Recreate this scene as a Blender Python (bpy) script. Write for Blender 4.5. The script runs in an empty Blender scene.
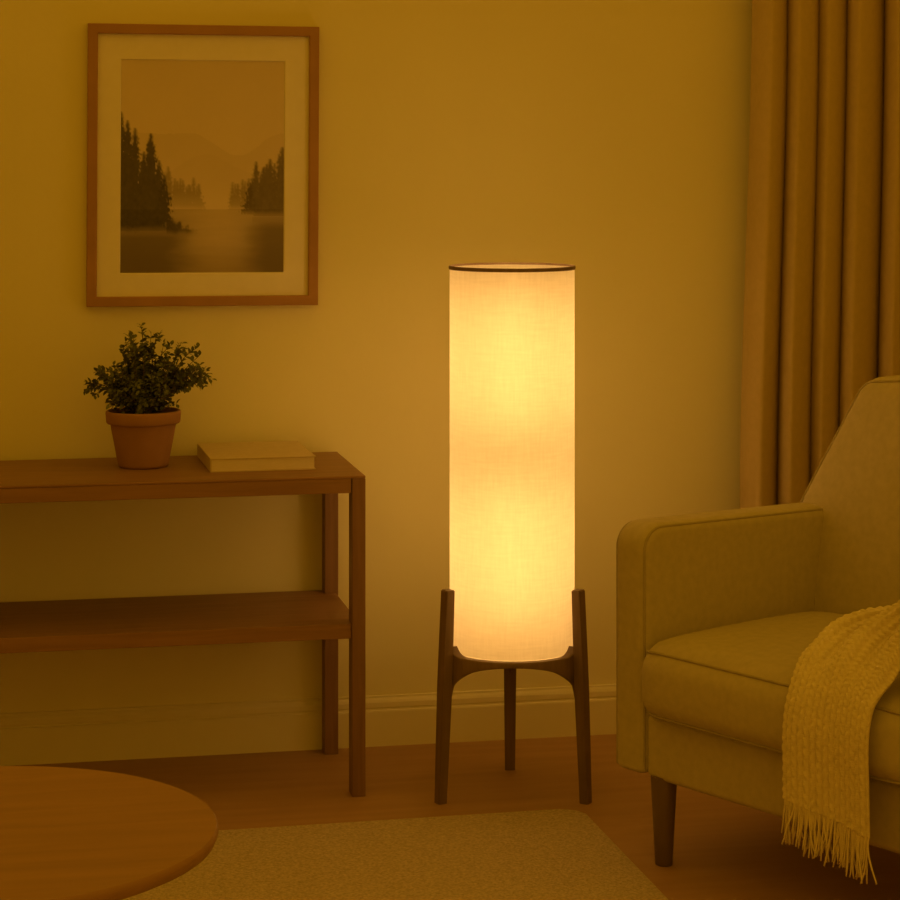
import bpy, bmesh, math, random
from mathutils import Vector, Matrix, noise as mnoise

random.seed(11)
SC = bpy.context.scene
COL = SC.collection
PI = math.pi
R = math.radians


# ------------------------------------------------------------------ helpers
def new_obj(name, bm, mat, parent=None, loc=(0, 0, 0), smooth=True, angle=None):
    bmesh.ops.recalc_face_normals(bm, faces=bm.faces[:])
    me = bpy.data.meshes.new(name)
    if smooth:
        for f in bm.faces:
            f.smooth = True
    if angle is not None:
        lim = R(angle)
        for e in bm.edges:
            if len(e.link_faces) == 2:
                e.smooth = e.calc_face_angle(0) < lim
    bm.to_mesh(me)
    bm.free()
    o = bpy.data.objects.new(name, me)
    COL.objects.link(o)
    if mat:
        me.materials.append(mat)
    if parent:
        o.parent = parent
    o.location = loc
    return o


def thing(name, label, cat, loc=(0, 0, 0), rz=0.0):
    o = bpy.data.objects.new(name, None)
    o.empty_display_size = 0.1
    COL.objects.link(o)
    o.location = loc
    o.rotation_euler = (0, 0, rz)
    o["label"] = label
    o["category"] = cat
    return o


def tag(o, label, cat):
    o["label"] = label
    o["category"] = cat
    return o


def structure(o):
    o["kind"] = "structure"
    return o


def box(bm, lo, hi, bevel=0.0, seg=2):
    lo, hi = Vector(lo), Vector(hi)
    vs = [bm.verts.new((x, y, z)) for x in (lo.x, hi.x) for y in (lo.y, hi.y) for z in (lo.z, hi.z)]
    fs = []
    for idx in ((0, 1, 3, 2), (4, 6, 7, 5), (0, 4, 5, 1), (2, 3, 7, 6), (0, 2, 6, 4), (1, 5, 7, 3)):
        fs.append(bm.faces.new([vs[i] for i in idx]))
    if bevel > 0:
        es = list({e for f in fs for e in f.edges})
        bmesh.ops.bevel(bm, geom=es, offset=bevel, segments=seg, affect='EDGES', profile=0.5)
    return vs


def prism(bm, pts, z0, z1, bevel=0.0, seg=2):
    lo = [bm.verts.new((x, y, z0)) for x, y in pts]
    hi = [bm.verts.new((x, y, z1)) for x, y in pts]
    fs = [bm.faces.new(lo[::-1]), bm.faces.new(hi)]
    n = len(pts)
    for i in range(n):
        j = (i + 1) % n
        fs.append(bm.faces.new((lo[i], lo[j], hi[j], hi[i])))
    if bevel > 0:
        es = list({e for f in fs for e in f.edges})
        bmesh.ops.bevel(bm, geom=es, offset=bevel, segments=seg, affect='EDGES', profile=0.5)


def lathe(bm, prof, n=64, closed=False, center=(0, 0)):
    """prof: list of (r, z); r == 0 makes a pole"""
    rings = []
    for r, z in prof:
        if r < 1e-6:
            rings.append([bm.verts.new((center[0], center[1], z))])
        else:
            rings.append([bm.verts.new((center[0] + r * math.cos(2 * PI * i / n), center[1] + r * math.sin(2 * PI * i / n), z)) for i in range(n)])
    pairs = list(zip(rings, rings[1:]))
    if closed:
        pairs.append((rings[-1], rings[0]))
    for a, b in pairs:
        for i in range(n):
            j = (i + 1) % n
            if len(a) == 1 and len(b) == 1:
                continue
            if len(a) == 1:
                bm.faces.new((a[0], b[i], b[j]))
            elif len(b) == 1:
                bm.faces.new((a[i], a[j], b[0]))
            else:
                bm.faces.new((a[i], a[j], b[j], b[i]))


def tube(bm, pts, rad, n=8, closed=False, caps=True):
    """rad: float or list"""
    pts = [Vector(p) for p in pts]
    m = len(pts)
    rads = rad if isinstance(rad, (list, tuple)) else [rad] * m
    up = None
    rings = []
    for k in range(m):
        if closed:
            t = (pts[(k + 1) % m] - pts[k - 1])
        else:
            t = pts[min(k + 1, m - 1)] - pts[max(k - 1, 0)]
        t.normalize()
        if up is None:
            up = Vector((0, 0, 1)) if abs(t.z) < 0.9 else Vector((1, 0, 0))
        a = t.cross(up)
        if a.length < 1e-5:
            a = t.orthogonal()
        a.normalize()
        b = t.cross(a)
        up = -b if b.length > 0 else up
        rings.append([bm.verts.new(pts[k] + rads[k] * (a * math.cos(2 * PI * i / n) + b * math.sin(2 * PI * i / n))) for i in range(n)])
    prs = list(zip(rings, rings[1:]))
    if closed:
        prs.append((rings[-1], rings[0]))
    for A, B in prs:
        for i in range(n):
            j = (i + 1) % n
            bm.faces.new((A[i], A[j], B[j], B[i]))
    if caps and not closed:
        bm.faces.new(rings[0][::-1])
        bm.faces.new(rings[-1])


def rounded_box(bm, lo, hi, r, k=5, m=14, fn=None):
    """box with rounded edges on a dense grid, optional deformation fn(Vector)->Vector"""
    lo, hi = Vector(lo), Vector(hi)
    axes = []
    for a in range(3):
        L = []
        for i in range(k):
            L.append(lo[a] + r - r * math.tan(PI / 4 * (1 - i / k)))
        a0, a1 = lo[a] + r, hi[a] - r
        for i in range(m + 1):
            L.append(a0 + (a1 - a0) * i / m)
        for i in range(1, k + 1):
            L.append(hi[a] - r + r * math.tan(PI / 4 * i / k))
        axes.append(L)
    cache = {}

    def V(i, j, l):
        key = (i, j, l)
        if key not in cache:
            p = Vector((axes[0][i], axes[1][j], axes[2][l]))
            q = Vector([min(max(p[a], lo[a] + r), hi[a] - r) for a in range(3)])
            d = p - q
            if d.length > 1e-9:
                p = q + d.normalized() * r
            if fn:
                p = fn(p)
            cache[key] = bm.verts.new(p)
        return cache[key]
    n = [len(a) - 1 for a in axes]
    for j in range(n[1]):
        for l in range(n[2]):
            for i in (0, n[0]):
                bm.faces.new((V(i, j, l), V(i, j + 1, l), V(i, j + 1, l + 1), V(i, j, l + 1)))
    for i in range(n[0]):
        for l in range(n[2]):
            for j in (0, n[1]):
                bm.faces.new((V(i, j, l), V(i + 1, j, l), V(i + 1, j, l + 1), V(i, j, l + 1)))
    for i in range(n[0]):
        for j in range(n[1]):
            for l in (0, n[2]):
                bm.faces.new((V(i, j, l), V(i + 1, j, l), V(i + 1, j + 1, l), V(i, j + 1, l)))


def rrect(a0, a1, b0, b1, radii, inset=0.0, n=8):
    """rounded rectangle in (a,b); radii for corners (a0,b0),(a1,b0),(a1,b1),(a0,b1)"""
    a0 += inset; b0 += inset; a1 -= inset; b1 -= inset
    out = []
    cs = [(a0, b0, 180), (a1, b0, 270), (a1, b1, 0), (a0, b1, 90)]
    for (ca, cb, st), r in zip(cs, radii):
        r = max(r - inset, 0.001)
        cx = ca + r if ca == a0 else ca - r
        cy = cb + r if cb == b0 else cb - r
        for i in range(n + 1):
            an = R(st + 90 * i / n)
            out.append((cx + r * math.cos(an), cy + r * math.sin(an)))
    return out


def catmull(P, t):
    n = len(P) - 1
    x = min(max(t, 0), 1) * n
    i = min(int(x), n - 1)
    f = x - i
    p0, p1, p2, p3 = P[max(i - 1, 0)], P[i], P[i + 1], P[min(i + 2, n)]
    return 0.5 * ((2 * p1) + (p2 - p0) * f + (2 * p0 - 5 * p1 + 4 * p2 - p3) * f * f + (3 * p1 - p0 - 3 * p2 + p3) * f ** 3)


# ------------------------------------------------------------------ materials
def mat_base(name):
    m = bpy.data.materials.new(name)
    m.use_nodes = True
    nt = m.node_tree
    bsdf = nt.nodes["Principled BSDF"]
    return m, nt, bsdf


def link_noise_color(nt, bsdf, ca, cb, scale, coord='Object', stretch=(1, 1, 1), detail=4, distortion=0.0):
    tc = nt.nodes.new('ShaderNodeTexCoord')
    mp = nt.nodes.new('ShaderNodeMapping')
    mp.inputs['Scale'].default_value = stretch
    nt.links.new(tc.outputs[coord], mp.inputs['Vector'])
    nz = nt.nodes.new('ShaderNodeTexNoise')
    nz.inputs['Scale'].default_value = scale
    nz.inputs['Detail'].default_value = detail
    nz.inputs['Distortion'].default_value = distortion
    nt.links.new(mp.outputs[0], nz.inputs['Vector'])
    rp = nt.nodes.new('ShaderNodeValToRGB')
    rp.color_ramp.elements[0].position = 0.3
    rp.color_ramp.elements[1].position = 0.7
    rp.color_ramp.elements[0].color = (*ca, 1)
    rp.color_ramp.elements[1].color = (*cb, 1)
    nt.links.new(nz.outputs['Fac'], rp.inputs['Fac'])
    nt.links.new(rp.outputs['Color'], bsdf.inputs['Base Color'])
    return mp, nz, rp


def add_bump(nt, bsdf, vec, scale, strength, dist=0.001, detail=3):
    nz = nt.nodes.new('ShaderNodeTexNoise')
    nz.inputs['Scale'].default_value = scale
    nz.inputs['Detail'].default_value = detail
    nt.links.new(vec, nz.inputs['Vector'])
    bp = nt.nodes.new('ShaderNodeBump')
    bp.inputs['Strength'].default_value = strength
    bp.inputs['Distance'].default_value = dist
    nt.links.new(nz.outputs['Fac'], bp.inputs['Height'])
    nt.links.new(bp.outputs['Normal'], bsdf.inputs['Normal'])
    return bp


def simple(name, ca, cb, scale=8, rough=0.8, bump=None, stretch=(1, 1, 1), spec=0.3, detail=4, distortion=0.0, sheen=0.0):
    m, nt, b = mat_base(name)
    mp, nz, rp = link_noise_color(nt, b, ca, cb, scale, stretch=stretch, detail=detail, distortion=distortion)
    b.inputs['Roughness'].default_value = rough
    b.inputs['Specular IOR Level'].default_value = spec
    if sheen:
        b.inputs['Sheen Weight'].default_value = sheen
    if bump:
        tc = nt.nodes.new('ShaderNodeTexCoord')
        mp2 = nt.nodes.new('ShaderNodeMapping')
        if len(bump) > 3:
            mp2.inputs['Scale'].default_value = bump[3]
        nt.links.new(tc.outputs['Object'], mp2.inputs['Vector'])
        add_bump(nt, b, mp2.outputs[0], bump[0], bump[1], bump[2])
    return m


def weave(name, ca, cb, scale=900, rough=0.95, strength=0.35, dist=0.0008, spec=0.1):
    """woven cloth: soft mottling in colour, crossed threads in bump"""
    m, nt, b = mat_base(name)
    mp, nz, rp = link_noise_color(nt, b, ca, cb, 60, detail=6)
    b.inputs['Roughness'].default_value = rough
    b.inputs['Specular IOR Level'].default_value = spec
    tc = nt.nodes.new('ShaderNodeTexCoord')
    hs = []
    for st in ((1, 1, 0.18), (0.18, 0.18, 1)):
        mp2 = nt.nodes.new('ShaderNodeMapping')
        mp2.inputs['Scale'].default_value = st
        nt.links.new(tc.outputs['Object'], mp2.inputs['Vector'])
        n2 = nt.nodes.new('ShaderNodeTexNoise')
        n2.inputs['Scale'].default_value = scale
        n2.inputs['Detail'].default_value = 2
        nt.links.new(mp2.outputs[0], n2.inputs['Vector'])
        hs.append(n2)
    ad = nt.nodes.new('ShaderNodeMath')
    ad.operation = 'ADD'
    nt.links.new(hs[0].outputs['Fac'], ad.inputs[0])
    nt.links.new(hs[1].outputs['Fac'], ad.inputs[1])
    bp = nt.nodes.new('ShaderNodeBump')
    bp.inputs['Strength'].default_value = strength
    bp.inputs['Distance'].default_value = dist
    nt.links.new(ad.outputs[0], bp.inputs['Height'])
    nt.links.new(bp.outputs['Normal'], b.inputs['Normal'])
    return m


M = {}
M['wall'] = simple('wall_paint', (0.79, 0.745, 0.43), (0.83, 0.785, 0.455), scale=2.2, rough=0.92, spec=0.1, bump=(140, 0.12, 0.001))
M['base'] = simple('trim_paint', (0.78, 0.73, 0.47), (0.80, 0.75, 0.49), scale=3, rough=0.6, spec=0.3)
M['plate_pale'] = simple('plate_reflector_paint', (0.78, 0.74, 0.64), (0.80, 0.76, 0.66), scale=3, rough=0.95, spec=0.1)  # pale reflecting paint, used only on the lamp's unseen base plate
M['floor'] = simple('floor_wood', (0.39, 0.232, 0.115), (0.46, 0.280, 0.140), scale=5, rough=0.55, spec=0.35, stretch=(0.5, 5, 1), detail=6, bump=(60, 0.08, 0.001, (0.4, 6, 1)))
M['shelf'] = simple('walnut_board', (0.255, 0.140, 0.074), (0.33, 0.185, 0.096), scale=9, rough=0.5, spec=0.35, stretch=(0.6, 7, 7), detail=6, distortion=0.6, bump=(90, 0.08, 0.001, (0.3, 5, 5)))
M['shelf_leg'] = simple('walnut_post', (0.215, 0.117, 0.062), (0.27, 0.150, 0.080), scale=9, rough=0.5, spec=0.35, stretch=(7, 7, 0.6), detail=6, distortion=0.6)
M['lampwood'] = simple('dark_walnut', (0.170, 0.112, 0.068), (0.225, 0.148, 0.090), scale=10, rough=0.45, spec=0.35, stretch=(7, 7, 0.6), detail=6, distortion=0.5)
M['legwood'] = simple('armchair_leg_wood', (0.150, 0.102, 0.062), (0.190, 0.128, 0.078), scale=10, rough=0.4, spec=0.4, stretch=(7, 7, 0.6), detail=6)
M['tablewood'] = simple('table_oak', (0.335, 0.195, 0.094), (0.40, 0.232, 0.112), scale=6, rough=0.5, spec=0.35, stretch=(0.6, 6, 6), detail=6, distortion=0.5, bump=(80, 0.05, 0.001, (0.3, 5, 5)))
M['framewood'] = simple('frame_wood', (0.35, 0.185, 0.085), (0.42, 0.225, 0.105), scale=12, rough=0.4, spec=0.4, detail=5)
M['mat'] = simple('mat_board', (0.80, 0.76, 0.66), (0.83, 0.79, 0.69), scale=30, rough=0.9, spec=0.1)
M['terracotta'] = simple('terracotta', (0.33, 0.180, 0.092), (0.39, 0.215, 0.112), scale=14, rough=0.85, spec=0.2, bump=(120, 0.15, 0.001))
M['soil'] = simple('soil', (0.035, 0.022, 0.014), (0.07, 0.045, 0.03), scale=60, rough=1.0, bump=(150, 0.8, 0.003))
M['stem'] = simple('stem_bark', (0.10, 0.075, 0.03), (0.15, 0.11, 0.045), scale=60, rough=0.8)
M['book'] = simple('book_cloth', (0.60, 0.50, 0.34), (0.65, 0.545, 0.375), scale=60, rough=0.8, spec=0.2, bump=(700, 0.2, 0.0006))
M['paper'] = simple('page_edges', (0.70, 0.62, 0.46), (0.78, 0.69, 0.52), scale=60, rough=0.9, spec=0.1, stretch=(1, 1, 22))
M['chair'] = weave('armchair_linen', (0.495, 0.44, 0.295), (0.56, 0.495, 0.335), scale=700)
M['piping'] = weave('armchair_piping', (0.40, 0.35, 0.23), (0.46, 0.40, 0.265), scale=700)
M['curtain'] = weave('curtain_cloth', (0.51, 0.405, 0.185), (0.55, 0.435, 0.20), scale=500, strength=0.2)
M['knit'] = weave('knitted_wool', (0.74, 0.66, 0.47), (0.84, 0.75, 0.54), scale=420, strength=0.7, dist=0.002)
M['rug'] = simple('rug_pile', (0.50, 0.41, 0.27), (0.76, 0.635, 0.43), scale=170, rough=1.0, spec=0.05, detail=3, bump=(260, 1.0, 0.006))

# leaf
m, nt, b = mat_base('leaf')
link_noise_color(nt, b, (0.075, 0.088, 0.026), (0.165, 0.185, 0.055), 40)
b.inputs['Roughness'].default_value = 0.55
b.inputs['Specular IOR Level'].default_value = 0.3
M['leaf'] = m

# lampshade linen : thin cloth that lets the bulbs' light through
m = bpy.data.materials.new('lampshade_linen')
m.use_nodes = True
nt = m.node_tree
nt.nodes.clear()
out = nt.nodes.new('ShaderNodeOutputMaterial')
tc = nt.nodes.new('ShaderNodeTexCoord')
fac = []
for st, sc in (((1, 1, 0.10), 210), ((0.10, 0.10, 1), 210)):
    mp = nt.nodes.new('ShaderNodeMapping')
    mp.inputs['Scale'].default_value = st
    nt.links.new(tc.outputs['Object'], mp.inputs['Vector'])
    nz = nt.nodes.new('ShaderNodeTexNoise')
    nz.inputs['Scale'].default_value = sc
    nz.inputs['Detail'].default_value = 4
    nt.links.new(mp.outputs[0], nz.inputs['Vector'])
    fac.append(nz)
ad = nt.nodes.new('ShaderNodeMath')
ad.operation = 'ADD'
nt.links.new(fac[0].outputs['Fac'], ad.inputs[0])
nt.links.new(fac[1].outputs['Fac'], ad.inputs[1])
rp = nt.nodes.new('ShaderNodeMapRange')
rp.inputs['From Min'].default_value = 0.7
rp.inputs['From Max'].default_value = 1.3
rp.inputs['To Min'].default_value = 0.0
rp.inputs['To Max'].default_value = 1.0
nt.links.new(ad.outputs[0], rp.inputs['Value'])
mx = nt.nodes.new('ShaderNodeMix')
mx.data_type = 'RGBA'
mx.inputs[6].default_value = (0.86, 0.83, 0.75, 1)
mx.inputs[7].default_value = (0.95, 0.92, 0.84, 1)
nt.links.new(rp.outputs['Result'], mx.inputs[0])
tr = nt.nodes.new('ShaderNodeBsdfTranslucent')
nt.links.new(mx.outputs[2], tr.inputs['Color'])
df = nt.nodes.new('ShaderNodeBsdfDiffuse')
nt.links.new(mx.outputs[2], df.inputs['Color'])
rf = nt.nodes.new('ShaderNodeBsdfRefraction')
rf.inputs['IOR'].default_value = 1.6
rf.inputs['Roughness'].default_value = 1.0
nt.links.new(mx.outputs[2], rf.inputs['Color'])
m1 = nt.nodes.new('ShaderNodeMixShader')
m1.inputs[0].default_value = 0.5
nt.links.new(tr.outputs[0], m1.inputs[1])
nt.links.new(df.outputs[0], m1.inputs[2])
m2 = nt.nodes.new('ShaderNodeMixShader')
m2.inputs[0].default_value = 0.035
nt.links.new(m1.outputs[0], m2.inputs[1])
nt.links.new(rf.outputs[0], m2.inputs[2])
nt.links.new(m2.outputs[0], out.inputs['Surface'])
M['shade'] = m

# glowing bulb glass
m = bpy.data.materials.new('bulb_glow')
m.use_nodes = True
nt = m.node_tree
nt.nodes.clear()
out = nt.nodes.new('ShaderNodeOutputMaterial')
em = nt.nodes.new('ShaderNodeEmission')
em.inputs['Color'].default_value = (1.0, 0.52, 0.15, 1)
em.inputs['Strength'].default_value = 13.8
nt.links.new(em.outputs[0], out.inputs['Surface'])
M['bulb'] = m
M['socket'] = simple('socket_brass', (0.30, 0.22, 0.10), (0.34, 0.25, 0.12), rough=0.4)

# ------------------------------------------------------------------ setting
XL, XR, YF, ZC = -2.7, 2.5, -6.2, 2.6
bm = bmesh.new(); box(bm, (XL - 0.1, YF, -0.1), (XR + 0.1, 0.1, 0.0))
structure(new_obj('floor', bm, M['floor'], smooth=False))
bm = bmesh.new(); box(bm, (XL - 0.1, 0.0, 0.0), (XR + 0.1, 0.1, ZC))
structure(new_obj('wall_back', bm, M['wall'], smooth=False))
bm = bmesh.new(); box(bm, (XL - 0.1, YF, 0.0), (XL, 0.0, ZC))
structure(new_obj('wall_left', bm, M['wall'], smooth=False))
bm = bmesh.new(); box(bm, (XR, YF, 0.0), (XR + 0.1, 0.0, ZC))
structure(new_obj('wall_right', bm, M['wall'], smooth=False))

# moulded baseboard
prof = [(0, 0), (-0.016, 0), (-0.016, 0.0800), (-0.0150, 0.0830), (-0.0105, 0.0840), (-0.0100, 0.0870), (-0.0125, 0.0900),
        (-0.0125, 0.1010), (-0.0100, 0.1060), (-0.0060, 0.1105), (-0.0055, 0.1150), (0, 0.1160)]
bm = bmesh.new()
a = [bm.verts.new((XL, y, z)) for y, z in prof]
c = [bm.verts.new((XR, y, z)) for y, z in prof]
for i in range(len(prof)):
    j = (i + 1) % len(prof)
    bm.faces.new((a[i], a[j], c[j], c[i]))
bm.faces.new(a); bm.faces.new(c[::-1])
structure(new_obj('baseboard_back', bm, M['base'], smooth=False))

# ------------------------------------------------------------------ console table
CX0, CX1, CY0, CY1, CZ = -1.56, -0.2705, -0.420, -0.018, 0.690
t = thing('console_table', 'reddish brown wooden console table with a lower shelf, against the wall', 'table', ((CX0 + CX1) / 2, (CY0 + CY1) / 2, 0))
ox, oy = t.location.x, t.location.y


def cbox(name, lo, hi, mat, bev=0.0015):
    bm = bmesh.new()
    box(bm, (lo[0] - ox, lo[1] - oy, lo[2]), (hi[0] - ox, hi[1] - oy, hi[2]), bev)
    return new_obj(name, bm, mat, t, smooth=False)


LW, LD = 0.029, 0.048
cbox('tabletop', (CX0, CY0, CZ - 0.006), (CX1, CY1, CZ), M['shelf'], 0.002)
for x in (CX0, CX1 - LW):
    cbox('leg', (x, CY0, 0), (x + LW, CY0 + LD, CZ - 0.006), M['shelf_leg'])
    bo = -0.006 if x > CX0 else 0.006
    cbox('leg', (x + bo - 0.001, CY1 - LD, 0), (x + LW + bo + 0.001, CY1, CZ - 0.006), M['shelf_leg'])
cbox('apron', (CX0 + LW + 0.001, CY0 + 0.001, CZ - 0.037), (CX1 - LW - 0.002, CY0 + 0.022, CZ - 0.006), M['shelf'])
cbox('apron', (CX0 + LW + 0.0075, CY1 - 0.022, CZ - 0.037), (CX1 - LW - 0.0075, CY1 - 0.001, CZ - 0.006), M['shelf'])
for x in (CX0 + 0.008, CX1 - 0.028):
    cbox('apron', (x, CY0 + LD, CZ - 0.037), (x + 0.02, CY1 - LD, CZ - 0.006), M['shelf'])
# lower shelf notched round the four posts
xi0, xi1 = CX0 + LW + 0.0005, CX1 - LW - 0.0005
xe0, xe1 = CX0 + 0.012, CX1 - 0.010
xb0, xb1 = CX0 + LW + 0.0075, CX1 - LW - 0.0075
ya, yb, yc, yd = CY0 + 0.008, CY0 + LD + 0.0005, CY1 - LD - 0.0005, CY1 - 0.004
pts = [(xi0, ya), (xi1, ya), (xi1, yb), (xe1, yb), (xe1, yc), (xb1, yc), (xb1, yd), (xb0, yd), (xb0, yc), (xe0, yc), (xe0, yb), (xi0, yb)]
bm = bmesh.new()
prism(bm, [(x - ox, y - oy) for x, y in pts], 0.339, 0.371, 0.0015)
new_obj('lower_shelf', bm, M['shelf'], t, smooth=False)

# ------------------------------------------------------------------ book
t = thing('book', 'thick closed hardcover book lying flat on the console table', 'book', (-0.4795, -0.1720, CZ), R(0.8))
W2, D2, TH = 0.1155, 0.1350, 0.030
bm = bmesh.new()
box(bm, (-W2, -D2, 0.0), (W2, D2, 0.003), 0.0008)
box(bm, (-W2, -D2, TH - 0.003), (W2, D2, TH), 0.0008)
box(bm, (-W2, -D2, 0.0028), (-W2 + 0.003, D2, TH - 0.0028))
new_obj('cover', bm, M['book'], t, smooth=False)
bm = bmesh.new()
box(bm, (-W2 + 0.003, -D2 + 0.002, 0.003), (W2 - 0.003, D2 - 0.003, TH - 0.003))
new_obj('page_block', bm, M['paper'], t, smooth=False)

# ------------------------------------------------------------------ potted plant
t = thing('potted_plant', 'bushy small-leaved green plant in a terracotta pot on the console table', 'plant', (-0.7290, -0.1800, CZ))
pot = [(0, 0.0), (0.050, 0.0), (0.0545, 0.003), (0.0560, 0.008), (0.0720, 0.093), (0.0725, 0.0955), (0.0795, 0.097), (0.0815, 0.100),
       (0.0830, 0.120), (0.0820, 0.1235), (0.0790, 0.1250), (0.0750, 0.1235), (0.0735, 0.118), (0.0700, 0.108), (0, 0.106)]
bm = bmesh.new(); lathe(bm, pot, 72)
new_obj('pot', bm, M['terracotta'], t, angle=50)
bm = bmesh.new()
lathe(bm, [(0.0, 0.119), (0.03, 0.1205), (0.055, 0.118), (0.0700, 0.1140)], 40)
for v in bm.verts:
    v.co.z += 0.004 * mnoise.noise(v.co * 90)
new_obj('soil', bm, M['soil'], t)

rng = random.Random(5)
stem_bm, leaf_bm = bmesh.new(), bmesh.new()


def leaf(bm, p, d, L, w, roll):
    d = d.normalized()
    side = d.cross(Vector((0, 0, 1)))
    if side.length < 1e-3:
        side = Vector((1, 0, 0))
    side.normalize()
    side = (Matrix.Rotation(roll, 3, d) @ side)
    nrm = side.cross(d)
    rows = [(0.0, 0.0, 0), (0.22, 0.62, .0), (0.5, 1.0, .03), (0.8, 0.66, .0), (1.0, 0.0, -.08)]
    L_, C_, R_ = [], [], []
    for f, ww, dz in rows:
        c = p + d * (f * L) + nrm * (dz * L)
        C_.append(bm.verts.new(c))
        if ww > 0:
            L_.append(bm.verts.new(c + side * (w * ww / 2) + nrm * (0.12 * w * ww)))
            R_.append(bm.verts.new(c - side * (w * ww / 2) + nrm * (0.12 * w * ww)))
    for S in (L_, R_):
        bm.faces.new((C_[0], C_[1], S[0]))
        bm.faces.new((C_[1], C_[2], S[1], S[0]))
        bm.faces.new((C_[2], C_[3], S[2], S[1]))
        bm.faces.new((C_[3], C_[4], S[2]))


def sprig(root, tip, lift, n_leaf, Ls, start=0.25, side_twigs=3):
    """arching twig with paired leaflets and short side twigs"""
    root, tip = Vector(root), Vector(tip)
    mid = (root + tip) / 2 + Vector((0, 0, lift))
    P = [(1 - s) ** 2 * root + 2 * s * (1 - s) * mid + s * s * tip for s in [i / 10 for i in range(11)]]
    tube(stem_bm, P, [0.0016 - 0.0011 * i / 10 for i in range(11)], 5)

    def at(s):
        x = s * 10
        i = min(int(x), 9)
        return P[i].lerp(P[i + 1], x - i), (P[i + 1] - P[i]).normalized()
    for q in range(n_leaf):
        s = start + (1 - start) * (q + 0.5) / n_leaf
        p, d = at(s)
        for sg in (-1, 1):
            ax = Vector((rng.gauss(0, 1), rng.gauss(0, 1), rng.gauss(0, 1))).normalized()
            side = d.cross(ax).normalized()
            dd = d * 0.45 + side * sg * 0.9 + Vector((rng.uniform(-.3, .3), rng.uniform(-.3, .3), rng.uniform(-.35, .25)))
            leaf(leaf_bm, p, dd, Ls * rng.uniform(0.75, 1.2), Ls * rng.uniform(0.52, 0.70), rng.uniform(-0.9, 0.9))
    p, d = at(1.0)
    leaf(leaf_bm, p, d + Vector((rng.uniform(-.8, .8), rng.uniform(-.8, .8), 0)), Ls * 0.85, Ls * 0.52, rng.uniform(-.8, .8))
    for q in range(side_twigs):
        s = rng.uniform(0.4, 0.95)
        p, d = at(s)
        dv = (d * 0.6 + Vector((rng.gauss(0, .7), rng.gauss(0, .7), rng.gauss(0.1, .5)))).normalized()
        ln = rng.uniform(0.022, 0.042)
        e = p + dv * ln
        tube(stem_bm, [p, p.lerp(e, .5) + Vector((0, 0, .002)), e], [0.0009, 0.0007, 0.0004], 4)
        for k in range(4):
            pp = p.lerp(e, 0.35 + 0.65 * k / 3)
            for sg in (-1, 1):
                sd = dv.cross(Vector((rng.gauss(0, 1), rng.gauss(0, 1), rng.gauss(0, 1)))).normalized()
                leaf(leaf_bm, pp, dv * 0.5 + sd * sg * 0.8, Ls * rng.uniform(0.7, 1.1), Ls * rng.uniform(0.45, 0.6), rng.uniform(-.9, .9))


zr = 0.118
# measured outline of the crown (x right, z up, from the pot's base)
tips = [(-0.128, 0.01, 0.192, .030), (-0.118, -0.03, 0.222, .020), (-0.110, 0.02, 0.206, .03), (-0.092, 0.0, 0.176, .01), (-0.100, 0.03, 0.205, .02),
        (0.152, 0.0, 0.196, .055), (0.140, -0.03, 0.212, .05), (0.128, 0.03, 0.226, .03), (0.118, 0.0, 0.186, .03), (0.125, 0.0, 0.252, .02),
        (0.105, 0.0, 0.266, .02), (0.085, -0.03, 0.262, .01), (0.02, 0.0, 0.305, .0), (0.0, 0.02, 0.312, .0), (0.03, -0.02, 0.297, .0),
        (-0.045, 0.0, 0.288, .0), (-0.055, 0.02, 0.270, .0), (-0.030, -0.03, 0.285, .0), (0.055, 0.02, 0.282, .0), (-0.075, 0.0, 0.232, .0)]
for x, y, z, lf in tips:
    x *= 0.86 if x < 0.1 else 0.99; z = 0.118 + (z - 0.118) * 0.93
    sprig((x * 0.16, y * 0.2, zr), (x, y, z), lf, 7, 0.0160, 0.35, 4)
for _ in range(72):
    a_ = rng.uniform(0, 2 * PI)
    e = rng.uniform(0.05, 1.0)
    rr = (rng.random() ** 0.5) * 0.083
    x, y = rr * math.cos(a_), rr * math.sin(a_) * 0.85
    z = 0.138 + rng.random() * (0.128 * (1 - (rr / 0.1) ** 2) + 0.012)
    sprig((x * 0.3, y * 0.3, zr), (x + 0.006, y, z), rng.uniform(0, .015), 6, 0.0150, 0.3, 3)
new_obj('stems', stem_bm, M['stem'], t)
new_obj('foliage', leaf_bm, M['leaf'], t)

# ------------------------------------------------------------------ framed picture
PX0, PX1, PZ0, PZ1 = -0.8445, -0.3150, 1.0325, 1.6765
FW, FD = 0.0225, 0.024
pcx, pcz = (PX0 + PX1) / 2, (PZ0 + PZ1) / 2
t = thing('framed_picture', 'brown framed misty lake and fir forest picture on the wall', 'picture', (pcx, -0.001, pcz))
t.rotation_euler = (0, R(0.3), 0)
hw, hh = (PX1 - PX0) / 2, (PZ1 - PZ0) / 2
bm = bmesh.new()
prof = [(0.0, 0.0), (0.0, -FD + 0.0015), (0.0015, -FD), (FW - 0.002, -FD), (FW, -FD + 0.002), (FW, -0.008), (FW, 0.0)]
rings = []
for ins, y in prof:
    rings.append([bm.verts.new(((hw - ins) * sx, y, (hh - ins) * sz)) for sx, sz in ((-1, -1), (1, -1), (1, 1), (-1, 1))])
for k in range(len(rings)):
    A, B = rings[k], rings[(k + 1) % len(rings)]
    for i in range(4):
        j = (i + 1) % 4
        bm.faces.new((A[i], A[j], B[j], B[i]))
new_obj('frame', bm, M['framewood'], t, smooth=False)
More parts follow.
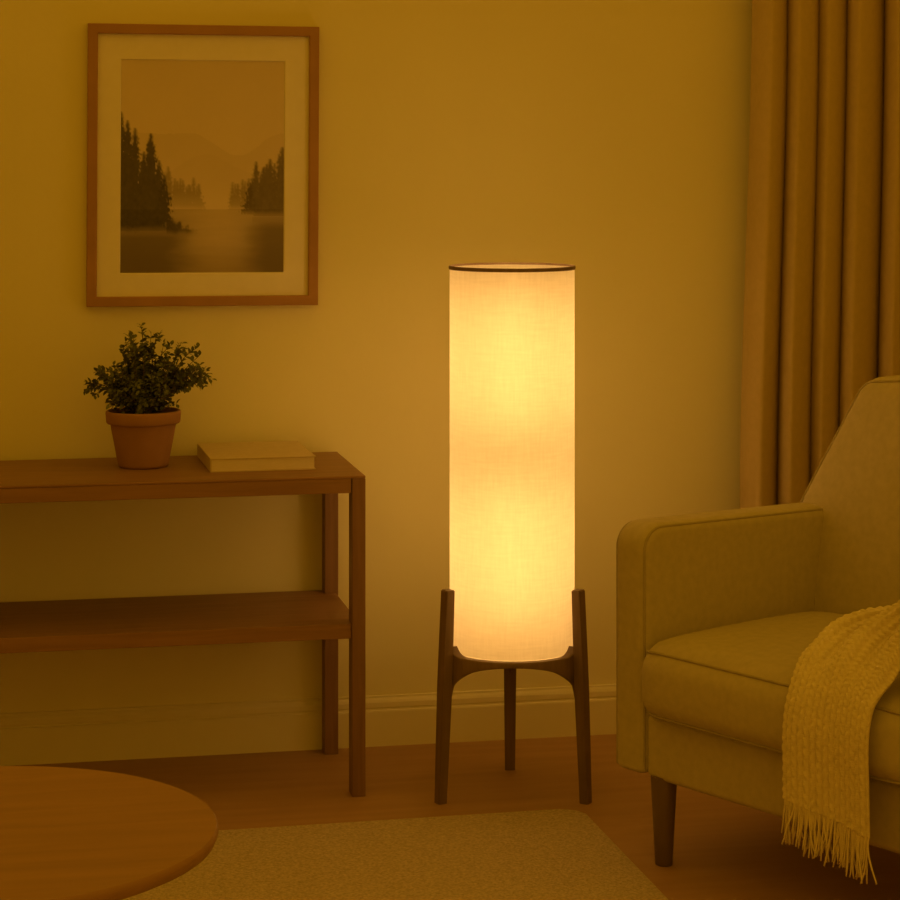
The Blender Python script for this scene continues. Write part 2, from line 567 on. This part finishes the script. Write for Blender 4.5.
# mat board with a window cut on a slope
ax0, ax1 = -0.7685 - pcx, -0.3945 - pcx
az0, az1 = 1.1085 - pcz, 1.5950 - pcz
bm = bmesh.new()
o_, i1, i2 = [], [], []
ex, ez = hw - FW + 0.001, hh - FW + 0.001
for (x, z), (X, Z), (sx, sz) in zip(((-ex, -ez), (ex, -ez), (ex, ez), (-ex, ez)), ((ax0, az0), (ax1, az0), (ax1, az1), (ax0, az1)), ((-1, -1), (1, -1), (1, 1), (-1, 1))):
    o_.append(bm.verts.new((x, -0.0125, z)))
    i1.append(bm.verts.new((X + sx * 0.0022, -0.0125, Z + sz * 0.0022)))
    i2.append(bm.verts.new((X, -0.0100, Z)))
for A, B in ((o_, i1), (i1, i2)):
    for i in range(4):
        j = (i + 1) % 4
        bm.faces.new((A[i], A[j], B[j], B[i]))
new_obj('mat_board', bm, M['mat'], t, smooth=False)


# the printed landscape: a fine grid with one colour per cell corner
def fbm(x, y, o=4):
    s, a_, f = 0, 0.5, 1
    for _ in range(o):
        s += a_ * mnoise.noise(Vector((x * f, y * f, 3.7)))
        a_ *= 0.5
        f *= 2
    return s


def sst(a_, b_, x):
    k = min(max((x - a_) / (b_ - a_), 0), 1)
    return k * k * (3 - 2 * k)


def lerp3(a_, b_, k):
    return tuple(p + (q - p) * k for p, q in zip(a_, b_))


trng = random.Random(3)


def firs(x0, x1, n, top, base, half):
    out_ = []
    for i in range(n):
        x = x0 + (x1 - x0) * (i + trng.uniform(0.1, 0.9)) / n
        out_.append((x, top(x) * trng.uniform(0.97, 1.03) + trng.uniform(-.015, .03), base(x), half * trng.uniform(.7, 1.25)))
    return out_


# v runs down from the top edge (0) to the bottom (1)
near_left = [(0.005, 0.245, 0.80, .085), (0.045, 0.285, 0.80, .075), (0.09, 0.32, 0.80, .07), (0.185, 0.345, 0.79, .085), (0.145, 0.43, .79, .07), (0.235, 0.47, .78, .06), (0.265, .54, .77, .05), (0.06, 0.40, .80, .09), (.13, .5, .8, .09), (.2, .5, .8, .09)]
mid_left = firs(0.26, 0.485, 12, lambda x: 0.525 + 0.30 * max(0, x - .28), lambda x: 0.705, .034)
near_right = firs(0.79, 1.0, 9, lambda x: 0.525 - 0.55 * (x - 0.80), lambda x: 0.725, .05) + [(0.985, 0.405, .73, .07), (0.825, .475, .725, .045), (0.91, .46, .73, .06), (0.87, .5, .73, .06)]
mid_right = firs(0.675, 0.80, 7, lambda x: 0.575 - 0.25 * (x - .675), lambda x: 0.705, .028)


def fir_cover(trees, u, v):
    """how much of a fir tree covers the point: 0 to 1, feathered at the twigs"""
    best = 0.0
    for tx, tv, bv, h in trees:
        if tv < v < bv:
            k = (v - tv) / (bv - tv)
            saw = 0.66 + 0.30 * abs(math.sin(k * 26 + tx * 90)) + 0.75 * mnoise.noise(Vector((u * 95, v * 80, tx * 9)))
            d = 1.18 * h * (k ** 0.74) * saw + 0.003 - abs(u - tx)
            best = max(best, sst(-0.010, 0.012, d) * (1 - 0.6 * sst(bv - 0.03, bv, v)))
    return best


def paint(u, v):
    n = fbm(u * 3, v * 4)
    sky = lerp3((0.68, 0.575, 0.415), (0.71, 0.60, 0.435), sst(0, .55, v))
    c = tuple(q * (1 + 0.05 * n) for q in sky)
    # far ridges in the mist
    r1 = 0.40 - 0.085 * math.exp(-((u - .42) / .22) ** 2) + 0.075 * sst(.5, .62, u) * (1 - sst(.62, .95, u)) + .02 * fbm(u * 6, 2)
    ridge = 0.345 + 0.10 * sst(.42, .72, u) - 0.105 * sst(.72, 1.0, u) + .015 * fbm(u * 7, 9)
    if v > ridge:
        c = lerp3(c, (0.58, 0.48, 0.34), 0.42 * (1 - sst(ridge, .68, v)))
    ridge2 = .50 + .05 * math.sin(u * 9) + .02 * fbm(u * 9, 4)
    if v > ridge2:
        c = lerp3(c, (0.60, 0.50, 0.355), 0.35 * (1 - sst(.55, .7, v)))
    if v > 0.700:      # water
        w = lerp3((0.585, 0.485, 0.34), (0.39, 0.31, 0.195), sst(.80, 1.0, v))
        w = tuple(q * (1 + 0.10 * fbm(u * 4, v * 45)) for q in w)
        cen = math.exp(-((u - .60) / .20) ** 2)
        w = lerp3(tuple(q * .66 for q in w), w, 0.25 + 0.75 * cen)
        c = w
        rl = sst(.48, .30, u + .10 * fbm(u * 5, v * 30)) if False else 1 - sst(.26, .50, u + .08 * fbm(u * 5, v * 30))
        c = lerp3(c, (0.15, 0.118, 0.062), 0.80 * rl * sst(.72, .84, v))
        rr_ = sst(.70, .90, u + .06 * fbm(u * 5, v * 30))
        c = lerp3(c, (0.15, 0.118, 0.062), 0.75 * rr_ * sst(.725, .80, v))
        if 0.79 < v < 0.835 and u < .42:
            k = sst(.79, .80, v) * (1 - sst(.815, .835, v)) * (1 - sst(.28, .42, u))
            c = lerp3(c, (0.36, 0.295, 0.19), 0.40 * k * (0.6 + .8 * abs(fbm(u * 12, v * 60))))
        if 0.735 < v < .76 and u > .80:
            c = lerp3(c, (0.37, 0.30, 0.20), .5)
    tex = 1 + 0.60 * fbm(u * 45, v * 45, 2)
    a_ = fir_cover(mid_left, u, v)
    c = lerp3(c, (0.255, 0.208, 0.122), 0.74 * a_ * (1 - 0.40 * sst(.60, .70, v)))
    a_ = fir_cover(mid_right, u, v)
    c = lerp3(c, (0.250, 0.203, 0.120), 0.76 * a_ * (1 - 0.30 * sst(.62, .70, v)))
    a_ = fir_cover(near_right, u, v)
    c = lerp3(c, (0.120 * tex, 0.098 * tex, 0.050 * tex), 0.86 * a_)
    bank = 0.79 + .03 * fbm(u * 10, 1)
    a_ = fir_cover(near_left, u, v)
    if u < .36:
        a_ = max(a_, sst(.63, .69, v - .1 * (u / .33) + .03 * fbm(u * 30, v * 30)) * (1 - sst(bank - .035, bank + .02, v + .03 * fbm(u * 30, v * 60))) * (1 - sst(.29, .36, u)))
    c = lerp3(c, (0.078 * tex, 0.067 * tex, 0.030 * tex), 0.93 * a_)
    # low scrub running out over the water
    if .28 <= u < .54:
        tp = .735 + .36 * (u - .28)
        bt = .812 + .012 * fbm(u * 20, 5)
        a_ = sst(tp - .012, tp + .02, v + .05 * fbm(u * 45, v * 45)) * (1 - sst(bt - .02, bt + .012, v)) * (1 - sst(.36, .53, u + .10 * fbm(u * 40, v * 55)))
        c = lerp3(c, (0.095, 0.078, 0.038), .88 * a_)
    return c


NU, NV = 190, 248
bm = bmesh.new()
cl = bm.loops.layers.float_color.new('print_colour')
grid = [[bm.verts.new((ax0 - 0.002 + (ax1 - ax0 + 0.004) * i / NU, -0.0095, az1 + 0.002 - (az1 - az0 + 0.004) * j / NV)) for i in range(NU + 1)] for j in range(NV + 1)]
cols = [[paint(i / NU, j / NV) for i in range(NU + 1)] for j in range(NV + 1)]
for j in range(NV):
    for i in range(NU):
        f = bm.faces.new((grid[j][i], grid[j + 1][i], grid[j + 1][i + 1], grid[j][i + 1]))
        for l, (jj, ii) in zip(f.loops, ((j, i), (j + 1, i), (j + 1, i + 1), (j, i + 1))):
            l[cl] = (*cols[jj][ii], 1)
m, nt, b = mat_base('landscape_print')
at = nt.nodes.new('ShaderNodeAttribute')
at.attribute_name = 'print_colour'
nt.links.new(at.outputs['Color'], b.inputs['Base Color'])
b.inputs['Roughness'].default_value = 0.7
b.inputs['Specular IOR Level'].default_value = 0.2
new_obj('landscape_print', bm, m, t, smooth=False)

# ------------------------------------------------------------------ floor lamp
LX, LY = 0.0471, -0.4432
t = thing('floor_lamp', 'lit floor lamp with tall cream drum shade on three wooden legs', 'lamp', (LX, LY, 0), R(-11.5))
SR, SZ0, SZ1 = 0.1352, 0.313, 1.139
bm = bmesh.new()
n = 128
rings = []
for k in range(61):
    z = SZ0 + (SZ1 - SZ0) * k / 60
    rings.append([bm.verts.new((SR * math.cos(2 * PI * i / n), SR * math.sin(2 * PI * i / n), z)) for i in range(n)])
for A, B in zip(rings, rings[1:]):
    for i in range(n):
        j = (i + 1) % n
        bm.faces.new((A[i], A[j], B[j], B[i]))
shade = new_obj('lamp_shade', bm, M['shade'], t)
bm = bmesh.new()
lathe(bm, [(SR + 0.0003, SZ1 - 0.007), (SR + 0.0018, SZ1 - 0.007), (SR + 0.0026, SZ1 - 0.003), (SR + 0.0018, SZ1 + 0.0006), (SR - 0.0004, SZ1 + 0.0010), (SR - 0.0004, SZ1 + 0.0002)], 128, closed=True)
new_obj('rim_band', bm, M['lampwood'], shade, angle=60)

# wooden ring with three arched aprons
RO, RI = 0.1560, 0.1330
bm = bmesh.new()
n = 216
rg = []
for i in range(n):
    an = 2 * PI * i / n            # legs stand at 90, 210 and 330 degrees in the lamp's own frame
    dm = (math.degrees(an) - 30) % 120
    dm = min(dm, 120 - dm)           # degrees from the nearest arch middle
    w = min(dm / 60.0, 1)
    drop = 0.084 * (1 - (1 - w ** 2.1) ** (1 / 1.9))
    lip = 0.018 * max(0.0, (w - 0.70) / 0.30) ** 3
    zb = 0.3005 - drop
    zt = SZ0 - 0.001
    cs_, sn = math.cos(an), math.sin(an)
    ring = [(RI, zt - 0.010), (SR + 0.002, zt - 0.001), (SR + 0.003, zt + lip), (RO - 0.002, zt + lip), (RO, zt + lip - 0.002), (RO, zb + 0.002), (RO - 0.002, zb), (RO - 0.012 + 0.0085 * sst(0.7, 0.92, w), zb), (RI, zt - 0.014)]
    rg.append([bm.verts.new((r * cs_, r * sn, z)) for r, z in ring])
for i in range(n):
    A, B = rg[i], rg[(i + 1) % n]
    for k in range(len(A)):
        l = (k + 1) % len(A)
        bm.faces.new((A[k], A[l], B[l], B[k]))
new_obj('base_ring', bm, M['lampwood'], t, angle=45)
bm = bmesh.new()
lathe(bm, [(0, 0.300), (RI + 0.001, 0.300), (RI + 0.001, 0.306), (0, 0.306)], 64)
new_obj('base_plate', bm, M['plate_pale'], t, angle=40)  # unseen plate closing the shade, made pale to bounce the bulbs' light
for ang in (90, 210, 330):
    bm = bmesh.new()
    an = R(ang)
    er, et = Vector((math.cos(an), math.sin(an), 0)), Vector((-math.sin(an), math.cos(an), 0))
    secs = [(0.0, 0.1785, 0.0200, 0.0225), (0.235, 0.1690, 0.0215, 0.0275), (0.315, 0.1658, 0.0210, 0.0268), (0.452, 0.1603, 0.0205, 0.0265)]
    rows = []
    for z, rc, rad, tan in secs:
        rows.append([bm.verts.new(er * (rc + a_ * rad / 2) + et * (b_ * tan / 2) + Vector((0, 0, z))) for a_, b_ in ((-1, -1), (1, -1), (1, 1), (-1, 1))])
    for A, B in zip(rows, rows[1:]):
        for i in range(4):
            j = (i + 1) % 4
            bm.faces.new((A[i], A[j], B[j], B[i]))
    bm.faces.new(rows[0][::-1]); bm.faces.new(rows[-1])
    long_e = [e for e in bm.edges if abs((e.verts[0].co - e.verts[1].co).normalized().z) > 0.8]
    bmesh.ops.bevel(bm, geom=long_e + [e for e in bm.edges if e.verts[0].co.z > 0.45 and e.verts[1].co.z > 0.45], offset=0.002, segments=2, affect='EDGES')
    new_obj('leg', bm, M['lampwood'], t, smooth=False)
# the light fittings: a stem with two glowing bulbs inside the shade
bm = bmesh.new()
tube(bm, [(0, 0, 0.3055), (0, 0, 0.36)], 0.006, 10)
lathe(bm, [(0.0, 0.335), (0.015, 0.335), (0.015, 0.376), (0.0, 0.376)], 20)
tube(bm, [(0.030, 0, 0.3055), (0.030, 0, 0.755), (0, 0, 0.765)], 0.0028, 8)
lathe(bm, [(0.0, 0.756), (0.015, 0.756), (0.015, 0.796), (0.0, 0.796)], 20)
new_obj('bulb_holder', bm, M['socket'], t, angle=40)
for z in (0.530, 0.950):
    bm = bmesh.new()
    lathe(bm, [(0.0, z - 0.158), (0.016, z - 0.156), (0.021, z - 0.146), (0.022, z - 0.04), (0.022, z + 0.133), (0.018, z + 0.148), (0.010, z + 0.156), (0.0, z + 0.159)], 20)
    new_obj('bulb', bm, M['bulb'], t)

# ------------------------------------------------------------------ curtain
bm = bmesh.new()
steps = [0.010, 0.077, 0.159, 0.230, 0.323, 0.400, 0.475, 0.560, 0.635, 0.72, 0.80]
nz_, per = 46, 30
rows = []
for k in range(nz_ + 1):
    z = 0.015 + (2.585 - 0.015) * k / nz_
    row = []
    drift = -0.030 * (1 - sst(0.55, 1.80, z))
    for i in range(len(steps)):
        x0 = 0.714 + steps[i] + 0.0015 * math.sin(1.3 * i + 1.1 * z) + drift * (1.0 - 0.10 * i)
        wdt = (steps[i + 1] - steps[i]) if i + 1 < len(steps) else 0.08
        dep = 0.102 + 0.010 * math.sin(2.1 * i) + 0.004 * math.sin(z * 1.7 + i)
        tuck = 0.034 if i else 0.0
        for q in range(per):
            f = q / per
            if f < 0.42:
                # the fold starts tucked in behind its own nose and rolls round to the front
                g = f / 0.42
                a_ = g * PI
                y = -dep * (0.5 - 0.5 * math.cos(a_))
                x = x0 + tuck * (1 - g) ** 2 + 0.016 * sst(0.45, 1, g) * g
                x -= 0.004 * math.sin(a_)
            else:
                g = (f - 0.42) / 0.58
                y = -dep * (1 - 0.30 * g - 0.70 * g ** 2)
                x = x0 + 0.016 + (wdt + 0.034 - 0.016) * g * 0.999
            row.append((x, -0.058 + y, z))
    rows.append([bm.verts.new(p) for p in row])
for A, B in zip(rows, rows[1:]):
    for i in range(len(A) - 1):
        bm.faces.new((A[i], A[i + 1], B[i + 1], B[i]))
cur = new_obj('curtain', bm, M['curtain'])
sd = cur.modifiers.new('thickness', 'SOLIDIFY')
sd.thickness = 0.004
tag(cur, 'heavy tan floor-length curtain hanging in deep folds behind the armchair', 'curtain')

# ------------------------------------------------------------------ rug
RX0, RX1, RY0, RY1 = -1.85, 0.166, -2.75, -0.6400
bm = bmesh.new()
pts = rrect(RX0, RX1, RY0, RY1, (0.045,) * 4, 0, 8)
rng = random.Random(2)
rc = ((RX0 + RX1) / 2, (RY0 + RY1) / 2)
prism(bm, [(x - rc[0], y - rc[1]) for x, y in pts], 0.0, 0.010, 0.004, 3)
rug = new_obj('rug', bm, M['rug'], loc=(rc[0], rc[1], 0), angle=50)
rug.rotation_euler.z = R(0.8)
tag(rug, 'plain beige low-pile rug on the floor under the round table', 'rug')

# ------------------------------------------------------------------ round coffee table
TZ, TR = 0.450, 0.335
t = thing('coffee_table', 'round wooden coffee table with thin top standing on the rug', 'table', (-1.0890, -2.0613, 0.0112))
bm = bmesh.new()
zt = TZ - 0.010
lathe(bm, [(0, zt - 0.024), (TR - 0.014, zt - 0.024), (TR - 0.004, zt - 0.019), (TR, zt - 0.010), (TR, zt - 0.004), (TR - 0.003, zt), (0, zt)], 160)
new_obj('tabletop', bm, M['tablewood'], t, angle=40)
bm = bmesh.new()
lathe(bm, [(0.180, zt - 0.062), (0.200, zt - 0.062), (0.200, zt - 0.024), (0.180, zt - 0.024)], 64, closed=True)
new_obj('apron', bm, M['tablewood'], t, angle=40)
for k in range(4):
    an = R(45 + 90 * k)
    bm = bmesh.new()
    tube(bm, [(0.19 * math.cos(an), 0.19 * math.sin(an), zt - 0.026), (0.215 * math.cos(an), 0.215 * math.sin(an), 0.0)], [0.019, 0.012], 16)
    new_obj('leg', bm, M['tablewood'], t, angle=50)

# ------------------------------------------------------------------ armchair
# own frame: x along the seat front (from the lamp side), y towards the back, z up
CO = Vector((0.1894, -0.9831, 0))
CR = R(-63.03)
t = thing('armchair', 'upholstered beige armchair with tapered wooden legs in front of the curtain', 'armchair', CO, CR)
SW = 0.705                                   # seat width between the arms
ZB = 0.170


def arm(s_in, sgn):
    """padded arm; s_in = inner face, sgn = direction to the outer face"""
    w = 0.090
    bm = bmesh.new()
    y0, y1, z0, z1 = -0.004, 0.545, ZB, 0.657
    radii = (0.012, 0.03, 0.03, 0.052)
    fr = 0.022
    K = 6
    layers = [(fr * (1 - math.sin(PI / 2 * i / K)), fr * (1 - math.cos(PI / 2 * i / K))) for i in range(K + 1)]   # (inset, offset)
    seq = [(ins, off) for ins, off in layers] + [(ins, w - off) for ins, off in reversed(layers)]
    rows = []
    for ins, off in seq:
        P = rrect(y0, y1, z0, z1, radii, ins, 8)
        puff = 0.0
        rows.append([bm.verts.new((s_in + sgn * off, y, z - 0.012 * sst(0, .6, y) * (z - z0) / (z1 - z0))) for y, z in P])
    for A, B in zip(rows, rows[1:]):
        for i in range(len(A)):
            j = (i + 1) % len(A)
            bm.faces.new((A[i], A[j], B[j], B[i]))
    bm.faces.new(rows[0][::-1]); bm.faces.new(rows[-1])
    a_ = new_obj('arm', bm, M['chair'], t, angle=60)
    # welts along the inner and outer top edges
    bm = bmesh.new()
    for off in (0.0065, w - 0.0065):
        P = rrect(y0, y1, z0, z1, radii, 0.0065, 10)
        P = [(s_in + sgn * off, y, z - 0.012 * sst(0, .6, y) * (z - z0) / (z1 - z0)) for y, z in P]
        tube(bm, P, 0.0026, 8, closed=True)
    new_obj('piping', bm, M['piping'], a_)
    return a_


arm(0.0, -1)
arm(SW, 1)

# base rail
bm = bmesh.new()
rounded_box(bm, (-0.001, 0.000, ZB - 0.004), (SW + 0.001, 0.62, 0.293), 0.014, 4, 8)
new_obj('base', bm, M['chair'], t)


# seat cushion
def cush(p):
    x, y, z = p
    u, v = x / SW, (y + 0.04) / 0.53
    e = max(0.0, (1 - (2 * u - 1) ** 10)) * max(0.0, (1 - (2 * v - 1) ** 6))
    zz = z
    if z > 0.36:
        zz += 0.020 * e * (z - 0.36) / 0.07
    # the front face swells forward
    if y < 0.04:
        k = 1 - ((z - 0.365) / 0.075) ** 2
        y -= 0.013 * max(k, 0) * (1 - max(0, y + 0.04) / 0.08) * (1 - (2 * u - 1) ** 8)
    # rounded front corners in plan
    c = max(0.0, 0.085 - min(x + 0.006, SW + 0.006 - x)) / 0.085
    y += 0.030 * c ** 2.2 * max(0.0, min(1.0, (0.20 - y) / 0.20))
    zz -= 0.012 * c ** 2 * sst(0.36, 0.43, z) * max(0.0, min(1.0, (0.25 - y) / 0.25))
    return Vector((x, y, zz))


bm = bmesh.new()
rounded_box(bm, (-0.006, -0.040, 0.291), (SW + 0.006, 0.500, 0.432), 0.042, 6, 16, cush)
seat = new_obj('seat_cushion', bm, M['chair'], t)
bm = bmesh.new()
for zc_, rr in ((0.421, 0.0027), (0.302, 0.0027)):
    P = rrect(-0.006, SW + 0.006, -0.040, 0.500, (0.042,) * 4, 0.0115, 10)
    PP = []
    for a_, b_ in zip(P, P[1:] + P[:1]):
        nn = max(1, int((Vector(a_) - Vector(b_)).length / 0.02))
        PP += [(a_[0] + (b_[0] - a_[0]) * i / nn, a_[1] + (b_[1] - a_[1]) * i / nn) for i in range(nn)]
    tube(bm, [cush(Vector((x, y, zc_))) for x, y in PP], rr, 8, closed=True)
new_obj('piping', bm, M['piping'], seat)


# backrest: leans back, narrows above the arms, crowned top
def back(p):
    x, y, z = p
    u = (x + 0.092) / (SW + 0.184)
    k = sst(0.600, 0.930, z)
    c = SW / 2
    x = c + (x - c) * (1 - 0.30 * ((max(z - 0.635, 0)) / 0.28) * 1.0)
    z2 = z + 0.020 * (1 - (2 * u - 1) ** 2) * sst(0.6, 0.92, z)
    y2 = y + 0.175 * max(0, z - 0.42) + 0.07 * max(0, z - 0.66)
    y2 -= 0.010 * (1 - (2 * u - 1) ** 4) * (1 if y < 0.55 else 0) * sst(0.40, 0.55, z) * (1 - sst(0.75, 0.92, z))
    return Vector((x, y2, z2))


bm = bmesh.new()
rounded_box(bm, (-0.092, 0.478, ZB + 0.01), (SW + 0.092, 0.640, 0.912), 0.034, 6, 18, back)
bk = new_obj('backrest', bm, M['chair'], t)
bm = bmesh.new()
P = rrect(-0.092, SW + 0.092, 0.30, 0.912, (0.034,) * 4, 0.009, 10)
PP = []
for a_, b_ in zip(P, P[1:] + P[:1]):
    nn = max(1, int((Vector(a_) - Vector(b_)).length / 0.03))
    PP += [(a_[0] + (b_[0] - a_[0]) * i / nn, a_[1] + (b_[1] - a_[1]) * i / nn) for i in range(nn)]
tube(bm, [back(Vector((x, 0.487, z))) for x, z in PP], 0.0027, 8, closed=True)
new_obj('piping', bm, M['piping'], bk)
for sx, sy in ((0.029, 0.021), (SW - 0.029, 0.021), (0.036, 0.585), (SW - 0.036, 0.585)):
    bm = bmesh.new()
    lathe(bm, [(0, 0), (0.0150, 0), (0.0168, 0.002), (0.0262, ZB + 0.004), (0, ZB + 0.004)], 40, center=(sx, sy))
    new_obj('leg', bm, M['legwood'], t, angle=60)

# ------------------------------------------------------------------ throw blanket
L = [(.442, -.070, .238), (.441, -.070, .30), (.441, -.069, .37), (.440, -.055, .430), (.432, -.026, .470), (.426, .018, .492), (.43, .070, .518), (.48, .092, .540), (.55, .10, .558), (.625, .11, .605), (.69, .13, .680), (.75, .15, .697), (.812, .16, .690), (.838, .17, .60), (.838, .17, .45)]
Rr = [(.640, -.070, .212), (.638, -.070, .30), (.636, -.069, .37), (.634, -.058, .425), (.636, -.042, .452), (.643, -.026, .472), (.651, -.012, .497), (.659, .000, .53), (.667, .012, .575), (.677, .026, .632), (.70, .04, .684), (.75, .05, .698), (.812, .05, .690), (.838, .05, .60), (.838, .05, .45)]
L = [Vector(p) for p in L]
Rr = [Vector(p) for p in Rr]
NUb, NVb, RIBS = 150, 330, 15


def cloth(u, v):
    a_, b_ = catmull(L, v), catmull(Rr, v)
    p = a_.lerp(b_, u)
    # soft folds on the sloping run
    k = sst(0.20, 0.42, v) * (1 - 0.4 * sst(0.7, 1, v))
    p = p + Vector((0.0, -0.3, 0.95)) * (k * (0.018 * math.sin(u * PI) + 0.013 * math.sin(u * 5 * PI + 0.3)))
    q = 1 - sst(0.15, 0.3, v)
    p.y -= q * (0.004 + 0.005 * math.sin(u * 2.2 * PI + 0.5))
    return p


bm = bmesh.new()
P = [[cloth(i / NUb, j / NVb) for i in range(NUb + 1)] for j in range(NVb + 1)]
NRM = []
for j in range(NVb + 1):
    rown = []
    for i in range(NUb + 1):
        du = P[j][min(i + 1, NUb)] - P[j][max(i - 1, 0)]
        dv = P[min(j + 1, NVb)][i] - P[max(j - 1, 0)][i]
        nn = du.cross(dv).normalized()
        rown.append(nn)
    NRM.append(rown)
# outward = towards -y on the hanging part
flip = -1 if NRM[5][NUb // 2].y > 0 else 1
top, bot = [], []
length = 0.0
for j in range(NVb + 1):
    v = j / NVb
    rt, rb = [], []
    for i in range(NUb + 1):
        u = i / NUb
        ph = u * RIBS * 2 * PI
        rib = 0.5 + 0.5 * math.cos(ph)
        ridx = int(u * RIBS + 0.5)
        st = 0.5 + 0.5 * math.sin(v * 330 + ridx * PI + 2.0 * math.sin(ph * .5))
        h = 0.0042 * rib ** 0.8 + 0.0016 * st * (0.4 + rib) + 0.0012 * mnoise.noise(P[j][i] * 160)
        edge = min(u, 1 - u) * 30
        th = 0.004 * min(1, edge + 0.3)
        nn = NRM[j][i] * flip
        rt.append(bm.verts.new(P[j][i] + nn * (h + th * .5)))
        rb.append(bm.verts.new(P[j][i] - nn * (th * .5)))
    top.append(rt); bot.append(rb)
for j in range(NVb):
    for i in range(NUb):
        bm.faces.new((top[j][i], top[j][i + 1], top[j + 1][i + 1], top[j + 1][i]))
        bm.faces.new((bot[j][i], bot[j + 1][i], bot[j + 1][i + 1], bot[j][i + 1]))
    for i in (0, NUb):
        bm.faces.new((top[j][i], top[j + 1][i], bot[j + 1][i], bot[j][i]))
for i in range(NUb):
    for j in (0, NVb):
        bm.faces.new((top[j][i], bot[j][i], bot[j][i + 1], top[j][i + 1]))
t = thing('throw_blanket', 'cream knitted throw blanket with a fringe draped over the armchair seat', 'blanket', CO, CR)
new_obj('knitted_cloth', bm, M['knit'], t)
# fringe: twisted yarn ends hanging from the hem
bm = bmesh.new()
rng = random.Random(8)
NF = 88
for k in range(NF):
    u = (k + rng.uniform(0.2, 0.8)) / NF
    p = P[0][int(u * NUb)].copy()
    ln = rng.uniform(0.056, 0.084)
    sx, sy = rng.gauss(-0.002, 0.006), rng.gauss(0, 0.005)
    w1, w2 = rng.uniform(0, 6), rng.uniform(0.001, 0.003)
    pts = []
    for q in range(9):
        f = q / 8
        pts.append(p + Vector((sx * f * f * 1.6 + w2 * math.sin(w1 + 5 * f) * f, sy * f - 0.002 + 0.5 * w2 * math.cos(w1 + 4 * f) * f, 0.010 - ln * f - 0.010 * f)))
    tube(bm, pts, [0.0021 - 0.0007 * (q / 8) for q in range(9)], 6)
new_obj('fringe', bm, M['knit'], t)

# ------------------------------------------------------------------ light and camera
w = bpy.data.worlds.new('evening')
SC.world = w
w.use_nodes = True
bg = w.node_tree.nodes['Background']
bg.inputs['Color'].default_value = (1.0, 0.458, 0.018, 1)
bg.inputs['Strength'].default_value = 0.51

TH_ = R(11.5)
D0 = 5.41
cam = bpy.data.cameras.new('camera')
co = bpy.data.objects.new('camera', cam)
COL.objects.link(co)
co.location = (-D0 * math.sin(TH_), -D0 * math.cos(TH_), 1.39)
co.rotation_euler = (R(90), 0, -TH_)
cam.sensor_fit = 'HORIZONTAL'
cam.sensor_width = 36.0
cam.lens = 36.0 * 2300 / 900
cam.shift_x = 0.0
cam.shift_y = -(450 - 150) / 900
cam.clip_start = 0.05
SC.camera = co

SC.view_settings.view_transform = 'Standard'
SC.view_settings.look = 'None'
SC.view_settings.exposure = 0.0
SC.view_settings.gamma = 1.0
SC.view_settings.use_curve_mapping = False
